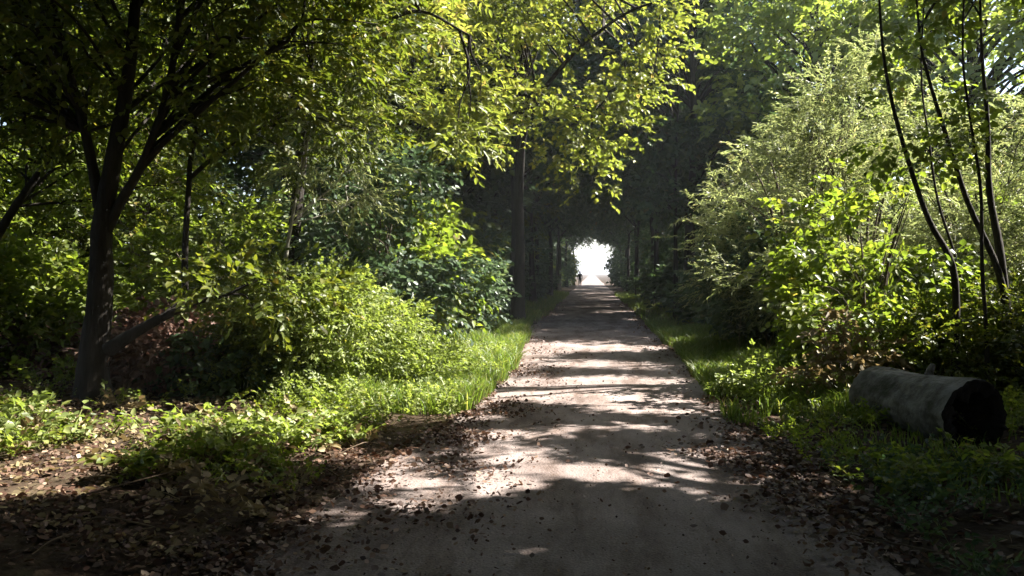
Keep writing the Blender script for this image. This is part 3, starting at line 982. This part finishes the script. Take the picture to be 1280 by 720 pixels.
# loose stones on the path
n = 5200
yy_ = 3 + 20 * rng.uniform(size=n) ** 1.6
xx_ = np.array([rng.uniform(edge_left(q), edge_right(q)) for q in yy_])
r_ = (.003 + .008 * rng.beta(1, 5, n))[:, None]
c_ = np.stack([xx_, yy_, np.full(n, .022)], 1)
off = np.array([(1, 0, 0), (0, 1, 0), (-1, 0, 0), (0, -1, 0), (0, 0, .7), (0, 0, -.7)])
V = (c_[:, None] + off[None] * r_[..., None] * rng.uniform(.6, 1.4, (n, 6, 3))).reshape(-1, 3)
tri = np.array([(0, 1, 4), (1, 2, 4), (2, 3, 4), (3, 0, 4), (1, 0, 5), (2, 1, 5), (3, 2, 5), (0, 3, 5)])
F = (np.arange(n)[:, None, None] * 6 + tri[None]).reshape(-1)
stone_mat = solid_material('pale_stone', [(.3, (.09, .08, .075)), (.7, (.30, .27, .25))], 1.7, (1, 1, 1), .9, 0)
tag(link('gravel', raw_mesh('gravel', V, F, np.full(len(F) // 3, 3), None, stone_mat, True)), kind='stuff')

# dry stalks and fallen twigs
tb = Tubes()
for k in range(310):
    if k < 250:
        x, y = rng.uniform(-8, 6), rng.uniform(3.5, 11)
        if inside_path(x, y, .1):
            continue
        a = rng.uniform(0, 6.28)
        L = rng.uniform(.15, .7)
        d = np.array([math.cos(a), math.sin(a), rng.normal(0, .06)])
        p0 = np.array([x, y, gz(x, y) + .02])
        tb.add(spline([p0, p0 + d * L * .5 + rng.normal(0, .03, 3) + (0, 0, .03), p0 + d * L + (0, 0, .01)], 6), np.linspace(.007, .003, 6), 5, .1, False)
    else:
        sgn = -1 if rng.uniform() < .7 else 1
        x, y = sgn * rng.uniform(2.2, 4.8), rng.uniform(10.5, 16)
        h = rng.uniform(.4, 1.1)
        p0 = np.array([x, y, gz(x, y)])
        e = p0 + np.array([rng.normal(0, .25), rng.normal(0, .2), h])
        tb.add(spline([p0, (p0 + e) / 2 + rng.normal(0, .05, 3), e], 6), np.linspace(.005, .002, 6), 4, 0, False)
twig_mat = solid_material('dry_stalk', [(.3, (.06, .042, .028)), (.7, (.15, .11, .07))], 8, (1, 1, 1), .9, .3)
tag(link('dead_stalks', tb.mesh('dead_stalks', twig_mat)), kind='stuff')

# ------------------------------------------------------------------ seedlings that stand out
def seedling(label, px, py, h, leaf, spec='broad', n=9, group='seedlings on the leafy ground'):
    b = gp(px, py)
    b[2] += .05
    root = empty('seedling', b, label, 'seedling', group)
    tb = Tubes()
    P, D, N = [], [], []
    for k in range(3):
        a = rng.uniform(0, 6.28)
        e = b + np.array([math.cos(a) * h * .35, math.sin(a) * h * .35, h * rng.uniform(.7, 1)])
        s = spline([b, (b + e) / 2 + np.array([0, 0, h * .15]), e], 8)
        tb.add(s, np.linspace(.006, .002, len(s)), 5, 0, False)
        for q in range(n):
            i = rng.integers(2, len(s))
            a2 = rng.uniform(0, 6.28)
            P.append(s[i]); D.append((math.cos(a2), math.sin(a2), rng.uniform(.1, .7))); N.append((rng.normal(0, .3), rng.normal(0, .3), 1))
    link('stem', tb.mesh('stem', BARK['brown'], b), root)
    link('foliage', sprays_mesh('foliage', np.array(P), np.array(D, float), unit(np.array(N, float)), spec, G[leaf], rng.uniform(.5, .8, len(P)), None, b), root)


seedling('sunlit yellow-green seedling at the path edge, tallest on the near left ground', 402, 560, .28, 'light', 'nettle')
seedling('bright green seedling left of the tallest sunlit one', 350, 575, .20, 'light', 'nettle')
seedling('broad green seedling in the middle of the near left leaf litter', 300, 580, .18, 'light')
seedling('dull green seedling in shade below the sunlit leaf litter', 165, 625, .18, 'hazel')
seedling('small pale seedling among brown leaves left of the broad green one', 225, 575, .16, 'hazel')
seedling('tiny seedling at the left edge under the big forked tree', 20, 556, .2, 'hazel')
seedling('tan-green seedling beside the red leaves on the right path edge', 1132, 625, .22, 'hazel', group='seedlings on the right verge')
seedling('pale seedling in shade near the right edge below the log', 1238, 615, .24, 'hazel', group='seedlings on the right verge')
seedling('sunlit seedling at the corner of grass and path on the right', 905, 500, .3, 'light', 'nettle', group='seedlings on the right verge')


# ------------------------------------------------------------------ fallen hollow log
LOG_A = np.array([3.38, 7.42, .32])
ax = unit(np.array([-math.sin(rad(13)), math.cos(rad(13)), -.012]))
LL, R0, R1 = 1.55, .315, .285
root = empty('fallen_log', (LOG_A[0], LOG_A[1], 0), 'pale grey fallen log with a dark hollow end lying in the right verge', 'log')
u = unit(np.cross(ax, np.array([0, 0, 1.0])))
v = np.cross(u, ax)
S, Rn = 72, 60
base = np.array([LOG_A[0], LOG_A[1], 0])


def log_ring(t, r, lump=1.0, seed=0):
    pts = []
    for k in range(S):
        a = 2 * math.pi * k / S
        rr = r * (1 + lump * (.13 * mnoise.noise(Vector((math.cos(a) * 1.5, math.sin(a) * 1.5, t * 1.6 + seed))) + .035 * mnoise.noise(Vector((math.cos(a) * 9 + seed, math.sin(a) * 9, t * .8))) + .045 * mnoise.noise(Vector((math.cos(a) * 6, math.sin(a) * 6, t * 5)))))
        pts.append(LOG_A + ax * t + (u * math.cos(a) + v * math.sin(a)) * rr - base)
    return pts


def jag(ring):
    return [p - ax * (.08 * mnoise.noise(Vector((k * .55, 3.1, 0))) + .02 * mnoise.noise(Vector((k * 2.3, 1.1, 4)))) for k, p in enumerate(ring)]


def rings_mesh(name, rings, mat):
    V = np.array([p for r in rings for p in r])
    F = []
    for i in range(len(rings) - 1):
        for k in range(S):
            k2 = (k + 1) % S
            F += [i * S + k, i * S + k2, (i + 1) * S + k2, (i + 1) * S + k]
    return raw_mesh(name, V, F, np.full(len(F) // 4, 4), None, mat, True)


log_bark = solid_material('weathered_pale_bark', [(.30, (.028, .036, .018)), (.42, (.075, .07, .062)), (.55, (.155, .148, .14)), (.72, (.25, .24, .23))], 3.5, (1, 1, 1), .9, 1.0, 9, .15, 14)
log_dark = solid_material('shaded_rotten_wood', [(.3, (.006, .005, .004)), (.7, (.018, .014, .011))], 12, (1, 1, 1), .95, .6)  # shade of the hollow end is put into this near-black wood colour
link('bark', rings_mesh('bark', [log_ring(t, R0 + (R1 - R0) * t / LL) for t in np.linspace(0, LL, Rn)] + [log_ring(LL + .01, R1 * .6), log_ring(LL + .015, R1 * .02)], log_bark), root)
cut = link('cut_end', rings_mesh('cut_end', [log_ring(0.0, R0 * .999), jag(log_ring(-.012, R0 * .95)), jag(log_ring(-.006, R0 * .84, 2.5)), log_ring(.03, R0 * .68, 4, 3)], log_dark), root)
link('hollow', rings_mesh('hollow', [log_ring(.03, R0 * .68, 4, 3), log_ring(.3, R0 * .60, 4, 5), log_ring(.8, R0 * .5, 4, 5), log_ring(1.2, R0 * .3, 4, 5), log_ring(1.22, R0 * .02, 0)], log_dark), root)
tb = Tubes()
s0 = LOG_A + ax * .8 + v * .27 + u * .1
tb.add(spline([s0, s0 + v * .07 + u * .02, s0 + v * .12 + u * .05], 6), np.linspace(.045, .025, 6), 8, .2)
link('branch_stub', tb.mesh('branch_stub', log_bark, base), root)

# ------------------------------------------------------------------ walker
wx, wy = -1.5, 91.0
ref = at(725, 341, wy)
wx = ref[0]
sk_mat = solid_material('silhouette_dark', [(.3, (.012, .012, .016)), (.7, (.022, .022, .028))], 30, (1, 1, 1), .9, 0)  # backlit silhouette put into the body colour, head and hands included
skin = solid_material('skin', [(.3, (.30, .18, .13)), (.7, (.36, .22, .16))], 20, (1, 1, 1), .6, 0)
hair_m = solid_material('dark_hair', [(.3, (.012, .009, .007)), (.7, (.025, .018, .013))], 40, (1, 1, 1), .7, 0)
jv = {'pelvis': (0, 0, .93, .125), 'waist': (0, 0, 1.08, .12), 'chest': (0, 0, 1.28, .15), 'collar': (0, 0, 1.43, .09), 'neck': (0, .01, 1.50, .055), 'jaw': (0, -.02, 1.57, .075), 'crown': (0, 0, 1.69, .09),
      'hipl': (-.09, 0, .90, .095), 'kneel': (-.10, -.20, .50, .06), 'ankl': (-.10, -.16, .09, .042), 'toel': (-.10, -.32, .04, .035),
      'hipr': (.09, 0, .90, .095), 'kneer': (.10, .02, .49, .06), 'ankr': (.10, .28, .14, .042), 'toer': (.10, .20, .03, .035),
      'shl': (-.19, 0, 1.40, .065), 'ell': (-.24, .09, 1.13, .045), 'wrl': (-.24, -.02, .90, .033), 'hal': (-.235, -.05, .80, .03),
      'shr': (.19, 0, 1.40, .065), 'elr': (.24, .04, 1.12, .045), 'wrr': (.24, -.12, .92, .033), 'har': (.235, -.16, .83, .03)}
keys = list(jv)
eds = [('pelvis', 'waist'), ('waist', 'chest'), ('chest', 'collar'), ('collar', 'neck'), ('neck', 'jaw'), ('jaw', 'crown'), ('pelvis', 'hipl'), ('hipl', 'kneel'), ('kneel', 'ankl'), ('ankl', 'toel'),
       ('pelvis', 'hipr'), ('hipr', 'kneer'), ('kneer', 'ankr'), ('ankr', 'toer'), ('collar', 'shl'), ('shl', 'ell'), ('ell', 'wrl'), ('wrl', 'hal'), ('collar', 'shr'), ('shr', 'elr'), ('elr', 'wrr'), ('wrr', 'har')]
me = bpy.data.meshes.new('body')
me.from_pydata([jv[k][:3] for k in keys], [(keys.index(a), keys.index(b_)) for a, b_ in eds], [])
person = empty('person', (wx, wy, .02), 'walker coloured near-black as a silhouette on the path at the bright tunnel end', 'person')
body = link('body', me, person)
sm = body.modifiers.new('skin', 'SKIN')
for k, sv in zip(keys, me.skin_vertices[0].data):
    sv.radius = (jv[k][3] * 1.15, jv[k][3] * 1.15)
    sv.use_root = (k == 'pelvis')
body.modifiers.new('smooth', 'SUBSURF').levels = 1
me.materials.append(sk_mat)
bm = bmesh.new()
bmesh.ops.create_uvsphere(bm, u_segments=14, v_segments=10, radius=.1)
for vv in bm.verts:
    vv.co = Vector((vv.co.x * .98, vv.co.y * 1.1 + .02, max(vv.co.z, -.03) * 1.05 + 1.675))
hm = bpy.data.meshes.new('hair')
bm.to_mesh(hm)
bm.free()
hm.materials.append(hair_m)
link('hair', hm, person)

# pale sunlit bushes outside the far end of the tunnel
for (px_, Yc, k, s, lab) in [(697, 108, 2, (1.0, .8), 'pale sunlit bush left of the walker beyond the tunnel'), (672, 118, 2, (1.6, 1.4), 'larger sunlit bush beyond the left end of the tunnel'), (800, 125, 1, (1.8, 1.6), 'bluish bush beyond the right end of the tunnel')]:
    xx = at(px_, 341, Yc)[0]
    place(bushes, k, xx, Yc, s, lab, 'bushes beyond the tunnel')

# ------------------------------------------------------------------ autumn air
bm = bmesh.new()
bmesh.ops.create_cube(bm, size=1)
for vv in bm.verts:
    vv.co = Vector((vv.co.x * 640, vv.co.y * 1800 + 840, vv.co.z * 23 + 9))
hz = bpy.data.meshes.new('haze')
bm.to_mesh(hz)
bm.free()
hmat = bpy.data.materials.new('haze')
hmat.use_nodes = True
hn = hmat.node_tree
hn.nodes.clear()
ho = hn.nodes.new('ShaderNodeOutputMaterial')
hv = hn.nodes.new('ShaderNodeVolumePrincipled')
hv.inputs['Color'].default_value = (.86, .92, 1.0, 1)
hv.inputs['Density'].default_value = .0006
hv.inputs['Anisotropy'].default_value = .2
hn.links.new(hv.outputs[0], ho.inputs['Volume'])
hz.materials.append(hmat)
tag(link('haze', hz), kind='stuff')
cy.volume_bounces = 1
